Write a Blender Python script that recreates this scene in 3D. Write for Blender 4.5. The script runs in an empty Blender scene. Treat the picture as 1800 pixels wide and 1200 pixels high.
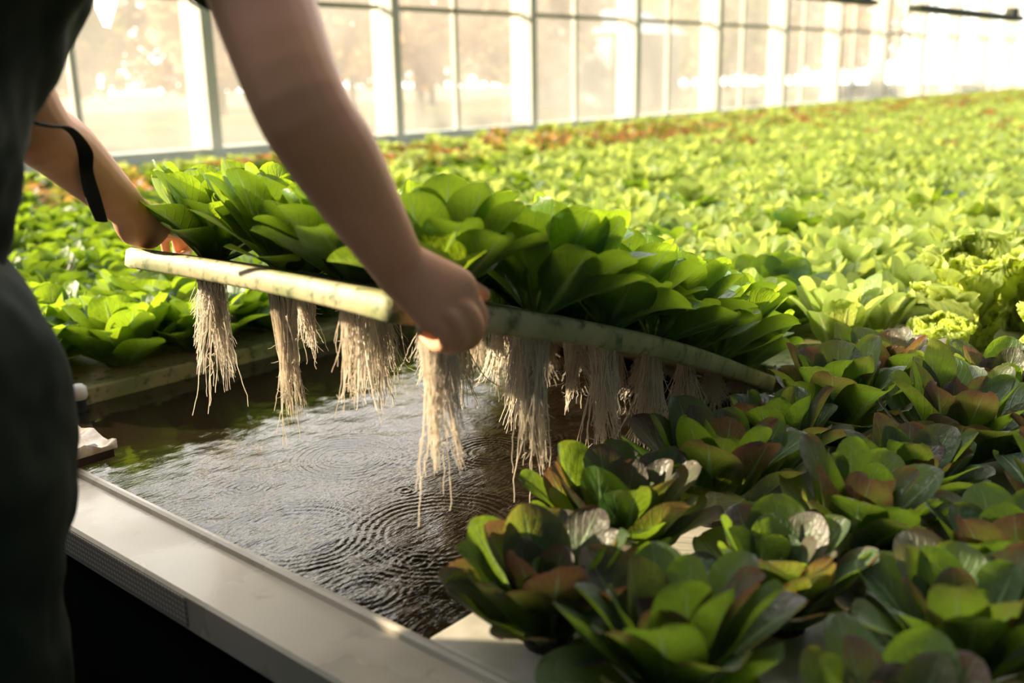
import bpy, math, random
import numpy as np
from mathutils import Vector, Matrix
R = math.radians
C = bpy.context.scene.collection
scn = bpy.context.scene
rng = np.random.default_rng(7)
random.seed(7)

# ------------------------------------------------------------------ camera, sky, sun, exposure
F_PX = 1750.0
fwd = np.array([0.72876527, 0.63396311, -0.25882805])
rgt = np.array([0.65282049, -0.75732505, -0.01685769])
upv = np.array([0.20670412, 0.15668296, 0.9657763])
CAM = np.array([0.0, 0.0, 0.62])
cam_d = bpy.data.cameras.new('camera'); cam = bpy.data.objects.new('camera', cam_d); C.objects.link(cam)
cam.matrix_world = Matrix(((rgt[0], upv[0], -fwd[0], CAM[0]), (rgt[1], upv[1], -fwd[1], CAM[1]),
                           (rgt[2], upv[2], -fwd[2], CAM[2]), (0, 0, 0, 1)))
cam_d.lens = 35; cam_d.sensor_width = 36; cam_d.clip_start = 0.02; cam_d.clip_end = 300
cam_d.dof.use_dof = True; cam_d.dof.focus_distance = 1.62; cam_d.dof.aperture_fstop = 2.8
scn.camera = cam
scn.view_settings.view_transform = 'Standard'; scn.view_settings.look = 'None'
scn.view_settings.gamma = 1; scn.view_settings.use_curve_mapping = False
scn.view_settings.exposure = 0.0
cy = scn.cycles
cy.use_denoising = True; cy.max_bounces = 7; cy.diffuse_bounces = 3; cy.glossy_bounces = 3
cy.transmission_bounces = 4; cy.transparent_max_bounces = 12; cy.sample_clamp_indirect = 6
cy.caustics_reflective = False; cy.caustics_refractive = False

SUN_AZ, SUN_EL = R(121), R(20)
sdir = Vector((math.cos(SUN_AZ)*math.cos(SUN_EL), math.sin(SUN_AZ)*math.cos(SUN_EL), math.sin(SUN_EL)))
sun_d = bpy.data.lights.new('sun', 'SUN'); sun_d.energy = 15.0; sun_d.angle = R(1.2); sun_d.color = (1.0, 0.83, 0.58)
sun = bpy.data.objects.new('sun', sun_d); C.objects.link(sun); sun.rotation_euler = sdir.to_track_quat('Z', 'Y').to_euler()

w = bpy.data.worlds.new('sky'); scn.world = w; w.use_nodes = True
nt = w.node_tree; nt.nodes.clear()
o_ = nt.nodes.new('ShaderNodeOutputWorld'); bg = nt.nodes.new('ShaderNodeBackground')
tc = nt.nodes.new('ShaderNodeTexCoord')
dp = nt.nodes.new('ShaderNodeVectorMath'); dp.operation = 'DOT_PRODUCT'
SKY_AZ = R(64)
dp.inputs[1].default_value = (math.cos(SKY_AZ)*.9, math.sin(SKY_AZ)*.9, .43)
nt.links.new(tc.outputs['Generated'], dp.inputs[0])
rp = nt.nodes.new('ShaderNodeValToRGB'); nt.links.new(dp.outputs['Value'], rp.inputs[0])
e = rp.color_ramp.elements
e[0].position = 0.0; e[0].color = (0.025, 0.03, 0.035, 1)
e[1].position = 1.0; e[1].color = (1.0, 0.97, 0.96, 1)
m1 = e.new(0.45); m1.color = (0.15, 0.16, 0.175, 1)
m2 = e.new(0.72); m2.color = (0.95, 0.93, 0.90, 1)
nt.links.new(rp.outputs[0], bg.inputs[0]); bg.inputs[1].default_value = 5.2
nt.links.new(bg.outputs[0], o_.inputs[0])

# ------------------------------------------------------------------ helpers
def at(px, py, dist):
    """a point seen in the photograph at (px, py), at horizontal distance dist from the camera"""
    d = fwd*F_PX + rgt*(px-900) - upv*(py-600)
    return CAM + d/np.hypot(d[0], d[1])*dist
def on_z(px, py, z=0.0):
    d = fwd*F_PX + rgt*(px-900) - upv*(py-600)
    return CAM + d*((z-CAM[2])/d[2])

class MB:
    def __init__(s): s.v = []; s.f = []; s.n = 0; s.uv = []; s.col = []; s.has_uv = False
    def add(s, v, f, uv=None, col=None):
        v = np.asarray(v, float).reshape(-1, 3); f = np.asarray(f, int)
        s.v.append(v); s.f.append(f + s.n); s.n += len(v)
        s.uv.append(uv if uv is not None else np.zeros((len(v), 2)))
        s.col.append(col if col is not None else np.zeros((len(v), 3)))
        if uv is not None: s.has_uv = True
        return s
    def mesh(s, name, mat, smooth=True):
        me = bpy.data.meshes.new(name)
        V = np.concatenate(s.v) if s.v else np.zeros((0, 3))
        quads = [f for f in s.f if f.ndim == 2 and f.shape[1] == 4]; tris = [f for f in s.f if f.ndim == 2 and f.shape[1] == 3]
        Q = np.concatenate(quads) if quads else np.zeros((0, 4), int); T = np.concatenate(tris) if tris else np.zeros((0, 3), int)
        loops = np.concatenate([Q.ravel(), T.ravel()]).astype(np.int32)
        starts = np.concatenate([np.arange(len(Q))*4, len(Q)*4+np.arange(len(T))*3]).astype(np.int32)
        me.vertices.add(len(V)); me.vertices.foreach_set('co', V.astype(np.float32).ravel())
        me.loops.add(len(loops)); me.loops.foreach_set('vertex_index', loops)
        me.polygons.add(len(starts)); me.polygons.foreach_set('loop_start', starts)
        me.update(calc_edges=True); me.validate()
        me.polygons.foreach_set('use_smooth', np.full(len(me.polygons), smooth))
        if s.has_uv:
            UV = np.concatenate(s.uv); lu = me.uv_layers.new(name='UVMap')
            li = np.zeros(len(me.loops), np.int32); me.loops.foreach_get('vertex_index', li)
            lu.data.foreach_set('uv', UV[li].astype(np.float32).ravel())
            ca = me.color_attributes.new('tint', 'FLOAT_COLOR', 'POINT')
            CL = np.concatenate(s.col); CL = np.hstack([CL, np.ones((len(CL), 1))])
            ca.data.foreach_set('color', CL.astype(np.float32).ravel())
        me.materials.append(mat)
        return me
    def build(s, name, mat, parent=None, smooth=True, bevel=0):
        o = bpy.data.objects.new(name, s.mesh(name, mat, smooth)); C.objects.link(o)
        if parent: o.parent = parent
        if bevel:
            b = o.modifiers.new('b', 'BEVEL'); b.width = bevel; b.segments = 2; b.limit_method = 'ANGLE'
        return o
    def box(s, x0, x1, y0, y1, z0, z1):
        v = [(x, y, z) for x in (x0, x1) for y in (y0, y1) for z in (z0, z1)]
        return s.add(v, [(0, 1, 3, 2), (4, 6, 7, 5), (0, 4, 5, 1), (2, 3, 7, 6), (0, 2, 6, 4), (1, 5, 7, 3)])
    def tube(s, pts, rad, n=8, caps=True):
        pts = np.asarray(pts, float); m = len(pts); rad = np.broadcast_to(rad, (m,))
        t = np.gradient(pts, axis=0); t /= np.linalg.norm(t, axis=1)[:, None] + 1e-12
        a = np.array([0, 0, 1.]) if abs(t[0][2]) < .9 else np.array([1., 0, 0])
        V = []
        for i in range(m):
            s1 = np.cross(t[i], a); s1 /= np.linalg.norm(s1)+1e-12; s2 = np.cross(t[i], s1); a = -np.cross(t[i], s1)*-1 if False else a
            ang = np.arange(n)*2*math.pi/n
            V.append(pts[i] + rad[i]*(np.cos(ang)[:, None]*s1 + np.sin(ang)[:, None]*s2))
        V = np.concatenate(V); Fq = []
        for i in range(m-1):
            for k in range(n):
                Fq.append((i*n+k, i*n+(k+1) % n, (i+1)*n+(k+1) % n, (i+1)*n+k))
        base = s.n; s.add(V, Fq)
        if caps:
            for ring, flip in ((0, True), (m-1, False)):
                c = pts[ring]; idx = [(k, (k+1) % n) for k in range(n)]
                vv = np.vstack([V[ring*n:(ring+1)*n], c]); ff = [(a_, b_, n) if not flip else (b_, a_, n) for a_, b_ in idx]
                s.add(vv, ff)
        return s

def loft(mb, pts, ra, rb, side, n=20, sub=5):
    """smooth sweep with elliptical rings and rounded ends: ra along side, rb across"""
    pts = np.asarray(pts, float); m = len(pts)
    ra = np.broadcast_to(np.asarray(ra, float), (m,)); rb = np.broadcast_to(np.asarray(rb, float), (m,))
    def cr(A, t):
        i = min(int(t), m-2); u = t-i
        p0 = A[max(i-1, 0)]; p1 = A[i]; p2 = A[i+1]; p3 = A[min(i+2, m-1)]
        return .5*((2*p1)+(-p0+p2)*u+(2*p0-5*p1+4*p2-p3)*u*u+(-p0+3*p1-3*p2+p3)*u**3)
    ts = np.linspace(0, m-1, (m-1)*sub+1)
    P = np.array([cr(pts, t) for t in ts]); A = np.array([cr(ra, t) for t in ts]); B = np.array([cr(rb, t) for t in ts])
    T = np.gradient(P, axis=0); T /= np.linalg.norm(T, axis=1)[:, None]
    k = 4; pre = []; post = []
    for j in range(k):
        q = math.sin((k-j)/k*math.pi/2); s_ = math.cos((k-j)/k*math.pi/2)
        s_ = max(s_, .08)
        pre.append((P[0]-T[0]*q*min(A[0], B[0]), A[0]*s_, B[0]*s_, T[0]))
    for j in range(1, k+1):
        q = math.sin(j/k*math.pi/2); s_ = max(math.cos(j/k*math.pi/2), .08)
        post.append((P[-1]+T[-1]*q*min(A[-1], B[-1]), A[-1]*s_, B[-1]*s_, T[-1]))
    rings = pre + [(P[i], A[i], B[i], T[i]) for i in range(len(P))] + post
    side = np.asarray(side, float); V = []; ang = np.arange(n)*2*math.pi/n
    for p, a, b, t in rings:
        s1 = side - t*np.dot(side, t); s1 /= np.linalg.norm(s1)+1e-9; s2 = np.cross(t, s1)
        V.append(p + a*np.cos(ang)[:, None]*s1 + b*np.sin(ang)[:, None]*s2)
    M = len(rings); V = np.concatenate(V); Fq = []
    for i in range(M-1):
        for q in range(n): Fq.append((i*n+q, i*n+(q+1) % n, (i+1)*n+(q+1) % n, (i+1)*n+q))
    mb.add(V, Fq)
    mb.add(np.vstack([V[:n], rings[0][0]]), [((q+1) % n, q, n) for q in range(n)])
    mb.add(np.vstack([V[-n:], rings[-1][0]]), [(q, (q+1) % n, n) for q in range(n)])
    return mb

def tag(o, label=None, cat=None, group=None, kind=None):
    if label: o['label'] = label
    if cat: o['category'] = cat
    if group: o['group'] = group
    if kind: o['kind'] = kind
    return o
def empty(name, loc=(0, 0, 0), rz=0):
    o = bpy.data.objects.new(name, None); C.objects.link(o); o.location = Vector([float(q) for q in loc]); o.rotation_euler = (0, 0, rz)
    o.empty_display_size = .02
    return o

ordn = ['first', 'second', 'third', 'fourth', 'fifth', 'sixth', 'seventh', 'eighth', 'ninth', 'tenth', 'eleventh', 'twelfth', 'thirteenth', 'fourteenth', 'fifteenth', 'sixteenth',
        'seventeenth', 'eighteenth', 'nineteenth', 'twentieth', 'twenty-first', 'twenty-second', 'twenty-third', 'twenty-fourth', 'twenty-fifth', 'twenty-sixth']
# ---- materials
class NT:
    def __init__(s, name):
        s.m = bpy.data.materials.new(name); s.m.use_nodes = True; s.t = s.m.node_tree; s.t.nodes.clear()
        s.out = s.t.nodes.new('ShaderNodeOutputMaterial')
    def n(s, typ, **kw):
        nd = s.t.nodes.new(typ)
        for k, v in kw.items(): setattr(nd, k, v)
        return nd
    def l(s, a, b): s.t.links.new(a, b)
    def setin(s, nd, i, v):
        if hasattr(v, 'links') or isinstance(v, bpy.types.NodeSocket): s.l(v, nd.inputs[i])
        else: nd.inputs[i].default_value = v
    def math(s, op, a, b=0.0, c=None, clamp=False):
        nd = s.n('ShaderNodeMath', operation=op); nd.use_clamp = clamp
        s.setin(nd, 0, a); s.setin(nd, 1, b)
        if c is not None: s.setin(nd, 2, c)
        return nd.outputs[0]
    def mix(s, f, a, b):
        nd = s.n('ShaderNodeMix', data_type='RGBA')
        s.setin(nd, 0, f); s.setin(nd, 6, a if isinstance(a, bpy.types.NodeSocket) else (*a, 1)); s.setin(nd, 7, b if isinstance(b, bpy.types.NodeSocket) else (*b, 1))
        return nd.outputs[2]
    def noise(s, scale, detail=3, coord='Object', vec=None, rough=.5):
        nd = s.n('ShaderNodeTexNoise'); nd.inputs['Scale'].default_value = scale; nd.inputs['Detail'].default_value = detail
        nd.inputs['Roughness'].default_value = rough
        if vec is None:
            t = s.n('ShaderNodeTexCoord'); vec = t.outputs[coord]
        s.l(vec, nd.inputs['Vector']); return nd.outputs[0]
    def ramp(s, f, a, b):
        nd = s.n('ShaderNodeMapRange'); nd.interpolation_type = 'SMOOTHSTEP'
        s.l(f, nd.inputs[0]); nd.inputs[1].default_value = a; nd.inputs[2].default_value = b
        return nd.outputs[0]
    def bump(s, h, strength=.3, dist=.002):
        nd = s.n('ShaderNodeBump'); nd.inputs['Strength'].default_value = strength; nd.inputs['Distance'].default_value = dist
        s.l(h, nd.inputs['Height']); return nd.outputs[0]
    def pbr(s, col, rough=.5, metal=0, normal=None, spec=.5, **kw):
        nd = s.n('ShaderNodeBsdfPrincipled')
        s.setin(nd, 'Base Color', col if isinstance(col, bpy.types.NodeSocket) else (*col, 1))
        s.setin(nd, 'Roughness', rough); nd.inputs['Metallic'].default_value = metal
        nd.inputs['Specular IOR Level'].default_value = spec
        for k, v in kw.items(): s.setin(nd, k.replace('_', ' '), v)
        if normal is not None: s.l(normal, nd.inputs['Normal'])
        return nd.outputs[0]
    def mixs(s, f, a, b):
        nd = s.n('ShaderNodeMixShader'); s.setin(nd, 0, f); s.l(a, nd.inputs[1]); s.l(b, nd.inputs[2]); return nd.outputs[0]
    def done(s, sh): s.l(sh, s.out.inputs[0]); return s.m

def simple(name, c1, c2, scale=8, rough=.5, bump=.0, metal=0, spec=.5, a=.35, b=.65, dist=.002):
    t = NT(name); nz = t.noise(scale, 4)
    col = t.mix(t.ramp(nz, a, b), c1, c2)
    nm = t.bump(nz, bump, dist) if bump else None
    return t.done(t.pbr(col, rough, metal, nm, spec))

def leaf_mat(name, dark, light, rib, trans, edge=None, edge_tr=None, tmix=.42, edge_lo=.35, edge_hi=.95):
    t = NT(name)
    uvn = t.n('ShaderNodeUVMap'); sp = t.n('ShaderNodeSeparateXYZ'); t.l(uvn.outputs[0], sp.inputs[0])
    u, v = sp.outputs[0], sp.outputs[1]
    at_ = t.n('ShaderNodeAttribute'); at_.attribute_name = 'tint'
    sc_ = t.n('ShaderNodeSeparateColor'); t.l(at_.outputs['Color'], sc_.inputs[0]); rnd, age = sc_.outputs[0], sc_.outputs[1]
    oi = t.n('ShaderNodeObjectInfo')
    s = t.math('MULTIPLY', t.math('ABSOLUTE', t.math('SUBTRACT', u, .5)), 2.0)      # 0 rib .. 1 edge
    k = t.math('ADD', t.math('MULTIPLY', rnd, .5), t.math('MULTIPLY', age, .55))
    k = t.math('ADD', k, t.math('MULTIPLY', t.math('SUBTRACT', oi.outputs['Random'], .5), .35), clamp=True)
    nz = t.noise(38, 3)
    k = t.math('ADD', k, t.math('MULTIPLY', t.math('SUBTRACT', nz, .5), .6), clamp=True)
    col = t.mix(k, dark, light); tr = t.mix(k, tuple(q*.8 for q in trans), trans)
    if edge:
        en = t.noise(34, 3)
        ed = t.math('MAXIMUM', s, t.math('MULTIPLY', v, 1.0))
        ed = t.math('ADD', t.math('MULTIPLY', ed, .8), t.math('MULTIPLY', v, .25))
        ed = t.math('ADD', ed, t.math('MULTIPLY', t.math('SUBTRACT', en, .5), .45))
        ed = t.math('ADD', ed, t.math('MULTIPLY', t.math('SUBTRACT', rnd, .5), .8))
        ed = t.ramp(ed, edge_lo, edge_hi)
        col = t.mix(ed, col, edge); tr = t.mix(ed, tr, edge_tr)
    # lateral veins
    ph = t.math('SUBTRACT', t.math('MULTIPLY', v, 9.0), t.math('MULTIPLY', s, 3.2))
    fr = t.math('ABSOLUTE', t.math('SUBTRACT', t.math('FRACT', ph), .5))
    vein = t.math('SUBTRACT', 1.0, t.ramp(fr, .0, .10)); vein = t.math('MULTIPLY', vein, t.math('SUBTRACT', 1.0, t.math('MULTIPLY', s, .75)))
    vein = t.math('MULTIPLY', vein, t.ramp(v, .25, .45))
    wv = t.math('MULTIPLY', t.math('SUBTRACT', 1.05, v), .30)
    ribm = t.math('SUBTRACT', 1.0, t.ramp(t.math('DIVIDE', s, t.math('MAXIMUM', wv, .02)), .35, 1.0))
    stem = t.math('SUBTRACT', 1.0, t.ramp(v, .04, .30)); ribm = t.math('MAXIMUM', ribm, stem)
    vm = t.math('MAXIMUM', t.math('MULTIPLY', vein, .58), t.math('MULTIPLY', ribm, .9))
    col = t.mix(vm, col, rib); tr = t.mix(t.math('MULTIPLY', vm, .6), tr, tuple(min(1, q*1.1) for q in rib))
    h = t.math('ADD', t.math('MULTIPLY', vm, -1.0), t.math('MULTIPLY', t.noise(95, 3), 1.6))
    nm = t.bump(h, .6, .003)
    geo = t.n('ShaderNodeNewGeometry')
    col = t.mix(t.math('MULTIPLY', geo.outputs['Backfacing'], .25), col, tuple(min(1, .5*q+.12) for q in light))
    p = t.pbr(col, .42, 0, nm, .5)
    tl = t.n('ShaderNodeBsdfTranslucent'); t.l(tr, tl.inputs[0]); t.l(nm, tl.inputs[1])
    return t.done(t.mixs(tmix, p, tl.outputs[0]))

M = {}
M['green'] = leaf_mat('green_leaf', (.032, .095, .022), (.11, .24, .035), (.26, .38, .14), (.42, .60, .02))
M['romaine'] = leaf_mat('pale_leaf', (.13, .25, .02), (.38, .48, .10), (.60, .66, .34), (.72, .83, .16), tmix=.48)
M['red'] = leaf_mat('red_edged_leaf', (.013, .045, .010), (.058, .13, .020), (.20, .30, .11), (.26, .40, .02), (.11, .060, .058), (.20, .085, .035), edge_lo=.62, edge_hi=1.40)
M['frilly'] = leaf_mat('frilly_leaf', (.34, .44, .05), (.55, .66, .12), (.60, .70, .30), (.90, .97, .25), tmix=.68)
M['field_red'] = leaf_mat('bronze_leaf', (.08, .13, .02), (.20, .28, .04), (.30, .38, .14), (.5, .6, .05), (.22, .09, .05), (.75, .38, .10), edge_lo=.35, edge_hi=.9)
def root_material():
    t = NT('root_fibre'); a = t.noise(40, 2); col = t.mix(a, (.92, .82, .68), (.97, .92, .82)); p = t.pbr(col, .5)
    tl = t.n('ShaderNodeBsdfTranslucent'); t.l(col, tl.inputs[0]); return t.done(t.mixs(.45, p, tl.outputs[0]))
M['root'] = root_material()
M['pot'] = simple('dark_pot', (.012, .011, .010), (.03, .028, .022), 90, .9, .8)

def raft_material():
    t = NT('weathered_foam'); a = t.noise(9, 5); b = t.noise(46, 4)
    col = t.mix(t.ramp(a, .35, .65), (.46, .39, .22), (.26, .28, .12))
    col = t.mix(t.ramp(b, .50, .70), col, (.10, .13, .05))
    return t.done(t.pbr(col, .55, 0, t.bump(b, .25, .002), .4))
M['raft'] = raft_material()
M['raft_white'] = simple('foam_white', (.55, .52, .44), (.42, .40, .32), 20, .5, .15)

def water_material():
    t = NT('pond_water'); tcn = t.n('ShaderNodeTexCoord')
    mp = t.n('ShaderNodeMapping'); t.l(tcn.outputs['Object'], mp.inputs[0]); mp.inputs['Rotation'].default_value = (0, 0, R(-49)); mp.inputs['Scale'].default_value = (1, 3.4, 1)
    a = t.noise(40, 3, vec=mp.outputs[0]); b = t.noise(120, 2, vec=mp.outputs[0])
    spw = t.n('ShaderNodeSeparateXYZ'); t.l(tcn.outputs['Object'], spw.inputs[0]); calm = t.math('SUBTRACT', 1.08, t.ramp(spw.outputs[1], 1.25, 1.70))
    h = t.math('MULTIPLY', calm, t.math('ADD', a, t.math('MULTIPLY', b, .35)))
    nm = t.bump(h, .36, .004)
    return t.done(t.pbr((.012, .008, .004), .02, 0, nm, .5, IOR=1.50))
M['water'] = water_material()

def rim_material():
    t = NT('tank_rim_paint'); a = t.noise(5, 4); b = t.noise(60, 2); c_ = t.noise(14, 3)
    col = t.mix(t.ramp(a, .35, .65), (.38, .34, .26), (.46, .41, .32))
    col = t.mix(t.ramp(c_, .60, .75), col, (.30, .27, .20))
    rough = t.math('MULTIPLY_ADD', t.ramp(a, .4, .6), .22, .22)
    return t.done(t.pbr(col, rough, 0, t.bump(b, .10, .001), .5))
M['rim'] = rim_material()

def caustic_paint_material():  # diamond-shaped light caustics put into the colour as pale and dark diamonds
    t = NT('painted_diamond_caustics'); tcn = t.n('ShaderNodeTexCoord'); sp = t.n('ShaderNodeSeparateXYZ'); t.l(tcn.outputs['Object'], sp.inputs[0])
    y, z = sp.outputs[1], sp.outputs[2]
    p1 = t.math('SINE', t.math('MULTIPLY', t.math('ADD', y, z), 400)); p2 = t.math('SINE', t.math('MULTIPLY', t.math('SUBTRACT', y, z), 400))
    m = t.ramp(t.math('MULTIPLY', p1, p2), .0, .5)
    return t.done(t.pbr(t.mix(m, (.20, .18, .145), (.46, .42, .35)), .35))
M['caustic_paint'] = caustic_paint_material()
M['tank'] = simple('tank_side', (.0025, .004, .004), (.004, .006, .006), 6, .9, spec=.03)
M['white_post'] = simple('white_post_paint', (.80, .78, .73), (.74, .72, .66), 3, .45)
M['rail'] = simple('grey_rail', (.42, .42, .32), (.50, .49, .38), 3, .5)
M['fixture'] = simple('olive_fixture', (.10, .10, .065), (.14, .14, .09), 10, .5)
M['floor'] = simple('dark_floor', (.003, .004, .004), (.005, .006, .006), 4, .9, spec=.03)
M['path'] = simple('pale_path', (.45, .50, .46), (.60, .62, .56), 2, .7)
M['kerb'] = simple('pale_kerb', (.62, .68, .64), (.72, .74, .68), 3, .6)

def glass_material():
    t = NT('hazy_glass'); nz = t.noise(1.6, 4)
    tr = t.n('ShaderNodeBsdfTransparent'); tr.inputs[0].default_value = (.97, .97, .95, 1)
    tl = t.n('ShaderNodeBsdfTranslucent'); tl.inputs[0].default_value = (.92, .88, .80, 1)
    gl = t.n('ShaderNodeBsdfGlossy'); gl.inputs['Roughness'].default_value = .05
    f = t.math('MULTIPLY_ADD', nz, .10, .05)
    a = t.mixs(f, tr.outputs[0], tl.outputs[0])
    return t.done(t.mixs(.04, a, gl.outputs[0]))
M['glass'] = glass_material()

def skin_material():
    t = NT('skin'); a = t.noise(14, 3); b = t.noise(70, 3)
    col = t.mix(t.ramp(a, .35, .68), (.66, .34, .18), (.74, .37, .22))
    return t.done(t.pbr(col, .48, 0, t.bump(b, .25, .0012), .25, Subsurface_Weight=.12, Subsurface_Radius=(.02, .008, .004), Subsurface_Scale=.4))
M['skin'] = skin_material()
def cloth_material(name, c1, c2):
    t = NT(name); a = t.noise(6, 3); b = t.noise(240, 2)
    return t.done(t.pbr(t.mix(t.ramp(a, .3, .7), c1, c2), .85, 0, t.bump(b, .3, .0006), .2))
M['shirt'] = cloth_material('dark_shirt', (.008, .014, .008), (.014, .021, .011))
M['trousers'] = cloth_material('dark_trousers', (.010, .018, .010), (.018, .026, .013))
M['strap'] = cloth_material('black_strap', (.008, .010, .008), (.014, .016, .012))
def thin_cloth():
    t = NT('thin_white_cloth'); p = t.pbr((.85, .82, .76), .8); tl = t.n('ShaderNodeBsdfTranslucent'); tl.inputs[0].default_value = (.97, .96, .93, 1)
    return t.done(t.mixs(.75, p, tl.outputs[0]))
M['white_cloth'] = thin_cloth()
M['hair'] = simple('brown_hair', (.05, .03, .02), (.09, .055, .03), 60, .6, .6)
M['boot'] = simple('rubber_boot', (.01, .012, .01), (.02, .02, .018), 10, .4)
M['wood'] = simple('wet_wood', (.30, .20, .12), (.62, .54, .42), 30, .35, .8, dist=.004)
M['wood_dark'] = simple('dark_wood', (.02, .012, .008), (.05, .03, .018), 30, .5, .5)
M['blue_dark'] = simple('dark_blue_plastic', (.012, .02, .03), (.02, .03, .045), 10, .4)
M['white_plastic'] = simple('white_plastic', (.8, .76, .72), (.85, .82, .78), 10, .3)
M['grass'] = simple('meadow', (.09, .10, .03), (.15, .13, .05), 1.2, .9)
M['bark'] = simple('bark', (.16, .12, .09), (.26, .20, .15), 12, .9, .6)
def crown_mat(name, c1, c2):
    t = NT(name); a = t.noise(1.5, 3); col = t.mix(t.ramp(a, .3, .7), c1, c2)
    p = t.pbr(col, .7); tl = t.n('ShaderNodeBsdfTranslucent'); t.l(col, tl.inputs[0])
    return t.done(t.mixs(.5, p, tl.outputs[0]))
M['crown_peach'] = crown_mat('autumn_leaves', (.50, .28, .14), (.62, .40, .22))
M['crown_beige'] = crown_mat('beige_leaves', (.42, .32, .22), (.54, .44, .32))
M['crown_olive'] = crown_mat('olive_leaves', (.28, .27, .11), (.38, .34, .16))
M['shed'] = simple('grey_shed_paint', (.34, .38, .44), (.42, .45, .50), 3, .6)
M['shed_roof'] = simple('shed_roof', (.55, .60, .66), (.60, .64, .68), 3, .5)

# ------------------------------------------------------------------ setting
WALL_Y, FLOOR_Z, WATER_Z, RIM_I, RIM_O = 7.12, -0.58, -0.036, 0.686, 0.575
GAP0, GAP1, GAPX = 0.745, 1.98, 1.93
def struct(o): o['kind'] = 'structure'; return o
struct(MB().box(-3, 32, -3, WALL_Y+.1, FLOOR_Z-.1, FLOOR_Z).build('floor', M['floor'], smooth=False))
struct(MB().box(RIM_O-.2, 32, 6.50, WALL_Y-.09, FLOOR_Z+.001, -.02).build('trim_1', M['path'], smooth=False))
struct(MB().box(-3, 32, WALL_Y-.09, WALL_Y+.06, FLOOR_Z+.001, .10).build('wall_back', M['kerb'], smooth=False))
P0, PS = 6.42, 1.945
for k, n in enumerate(range(-4, 14)):
    x = P0 + n*PS
    struct(MB().box(x-.05, x+.05, WALL_Y-.22, WALL_Y+.05, .10, 4.2).build('trim_%d' % (k+2), M['white_post'], smooth=False))
    mx = x+PS*.49
    wn = MB().box(x+.066, x+PS-.066, WALL_Y-.004, WALL_Y+.004, .10, 4.2).build('window_%d' % (k+1), M['glass'], smooth=False); struct(wn)
    MB().box(mx-.025, mx+.025, WALL_Y-.05, WALL_Y-.005, .10, 4.2).build('window_mullion', M['white_post'], wn, smooth=False)
    MB().box(x+.066, x+PS-.066, WALL_Y-.085, WALL_Y-.052, 1.20, 1.245).build('window_rail', M['rail'], wn, smooth=False)
struct(MB().box(-2, 32, WALL_Y-.12, WALL_Y+.12, 4.2, 4.4).build('trim_40', M['white_post'], smooth=False))
# hedge outside
def hedge(x0, x1, y, h, mat, label, seed):
    rs = np.random.default_rng(seed); t = empty('hedge', ((x0+x1)/2, y, FLOOR_Z+.06)); tag(t, label, 'hedge', 'hedges outside the glass wall'); n = int((x1-x0)*260)
    c = np.stack([rs.uniform(x0-(x0+x1)/2, x1-(x0+x1)/2, n), rs.uniform(-.8, .8, n), rs.uniform(.15, 1, n)**.8*h], -1); c[:, 2] *= 1+.15*np.sin(c[:, 0]*1.3+seed)
    d1 = rs.normal(0, 1, (n, 3)); d1 /= np.linalg.norm(d1, axis=1)[:, None]; d2 = np.cross(d1, rs.normal(0, 1, (n, 3))); d2 /= np.linalg.norm(d2, axis=1)[:, None]
    sz = rs.uniform(.12, .3, (n, 1)); V = np.stack([c-d1*sz, c-d2*sz*.6, c+d1*sz, c+d2*sz*.6], 1).reshape(-1, 3)
    MB().add(V, np.arange(n*4).reshape(n, 4)).build('foliage', M[mat], t, smooth=False)
for k in range(8):
    hedge(-4+k*10.5, 5.2+k*10.5, 37, 3.4, ['crown_beige', 'crown_olive', 'crown_peach'][k % 3], 'low blurred hedge outside behind the trees, %s stretch from the left' % ordn[k], 70+k)
# sloping roof bars, each a beam
for k in range(9):
    x = P0 + (2*k-3)*PS
    b = MB(); b.tube([(x, WALL_Y, 4.35), (x, 2.2, 5.9), (x, -2.8, 4.35)], .04, 6)
    struct(b.build('trim_%d' % (50+k), M['white_post']))

# tank
tank = empty('growing_tank', (RIM_O, 2.5, FLOOR_Z))
tag(tank, 'beige rimmed dark hydroponic tank full of water beside the person', 'tank')
def rel(o, loc): o.location = (-loc[0], -loc[1], -loc[2]); return o
TL = (RIM_O, 2.5, FLOOR_Z)
rim = MB()
prof = [(RIM_O, -.05), (RIM_O, -.004), (RIM_O+.004, 0), (RIM_I-.012, -.001), (RIM_I-.010, .006), (RIM_I-.006, .009), (RIM_I-.001, .009), (RIM_I, .004), (RIM_I, -.06), (RIM_I-.01, -.06), (RIM_I-.012, -.045), (RIM_O+.01, -.045), (RIM_O+.008, -.05)]
ys = np.linspace(-1.2, 6.5, 60); V = [(p[0], y, p[1]) for y in ys for p in prof]; n = len(prof)
rim.add(V, [(i*n+k, i*n+(k+1) % n, (i+1)*n+(k+1) % n, (i+1)*n+k) for i in range(59) for k in range(n)])
rel(rim.build('rim', M['rim'], tank, smooth=False), TL)
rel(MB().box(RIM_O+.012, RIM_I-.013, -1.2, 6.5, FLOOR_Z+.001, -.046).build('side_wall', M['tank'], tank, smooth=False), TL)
rel(MB().box(RIM_O-.0012, RIM_O-.0002, 1.05, 1.62, -.045, -.006).build('painted_caustic_strip', M['caustic_paint'], tank, smooth=False), TL)  # thin strip carrying the painted light caustic on the front lip
rel(MB().box(RIM_I-.012, 30, -1.2, 6.5, FLOOR_Z+.002, FLOOR_Z+.02).build('tank_bottom', M['tank'], tank, smooth=False), TL)

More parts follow.
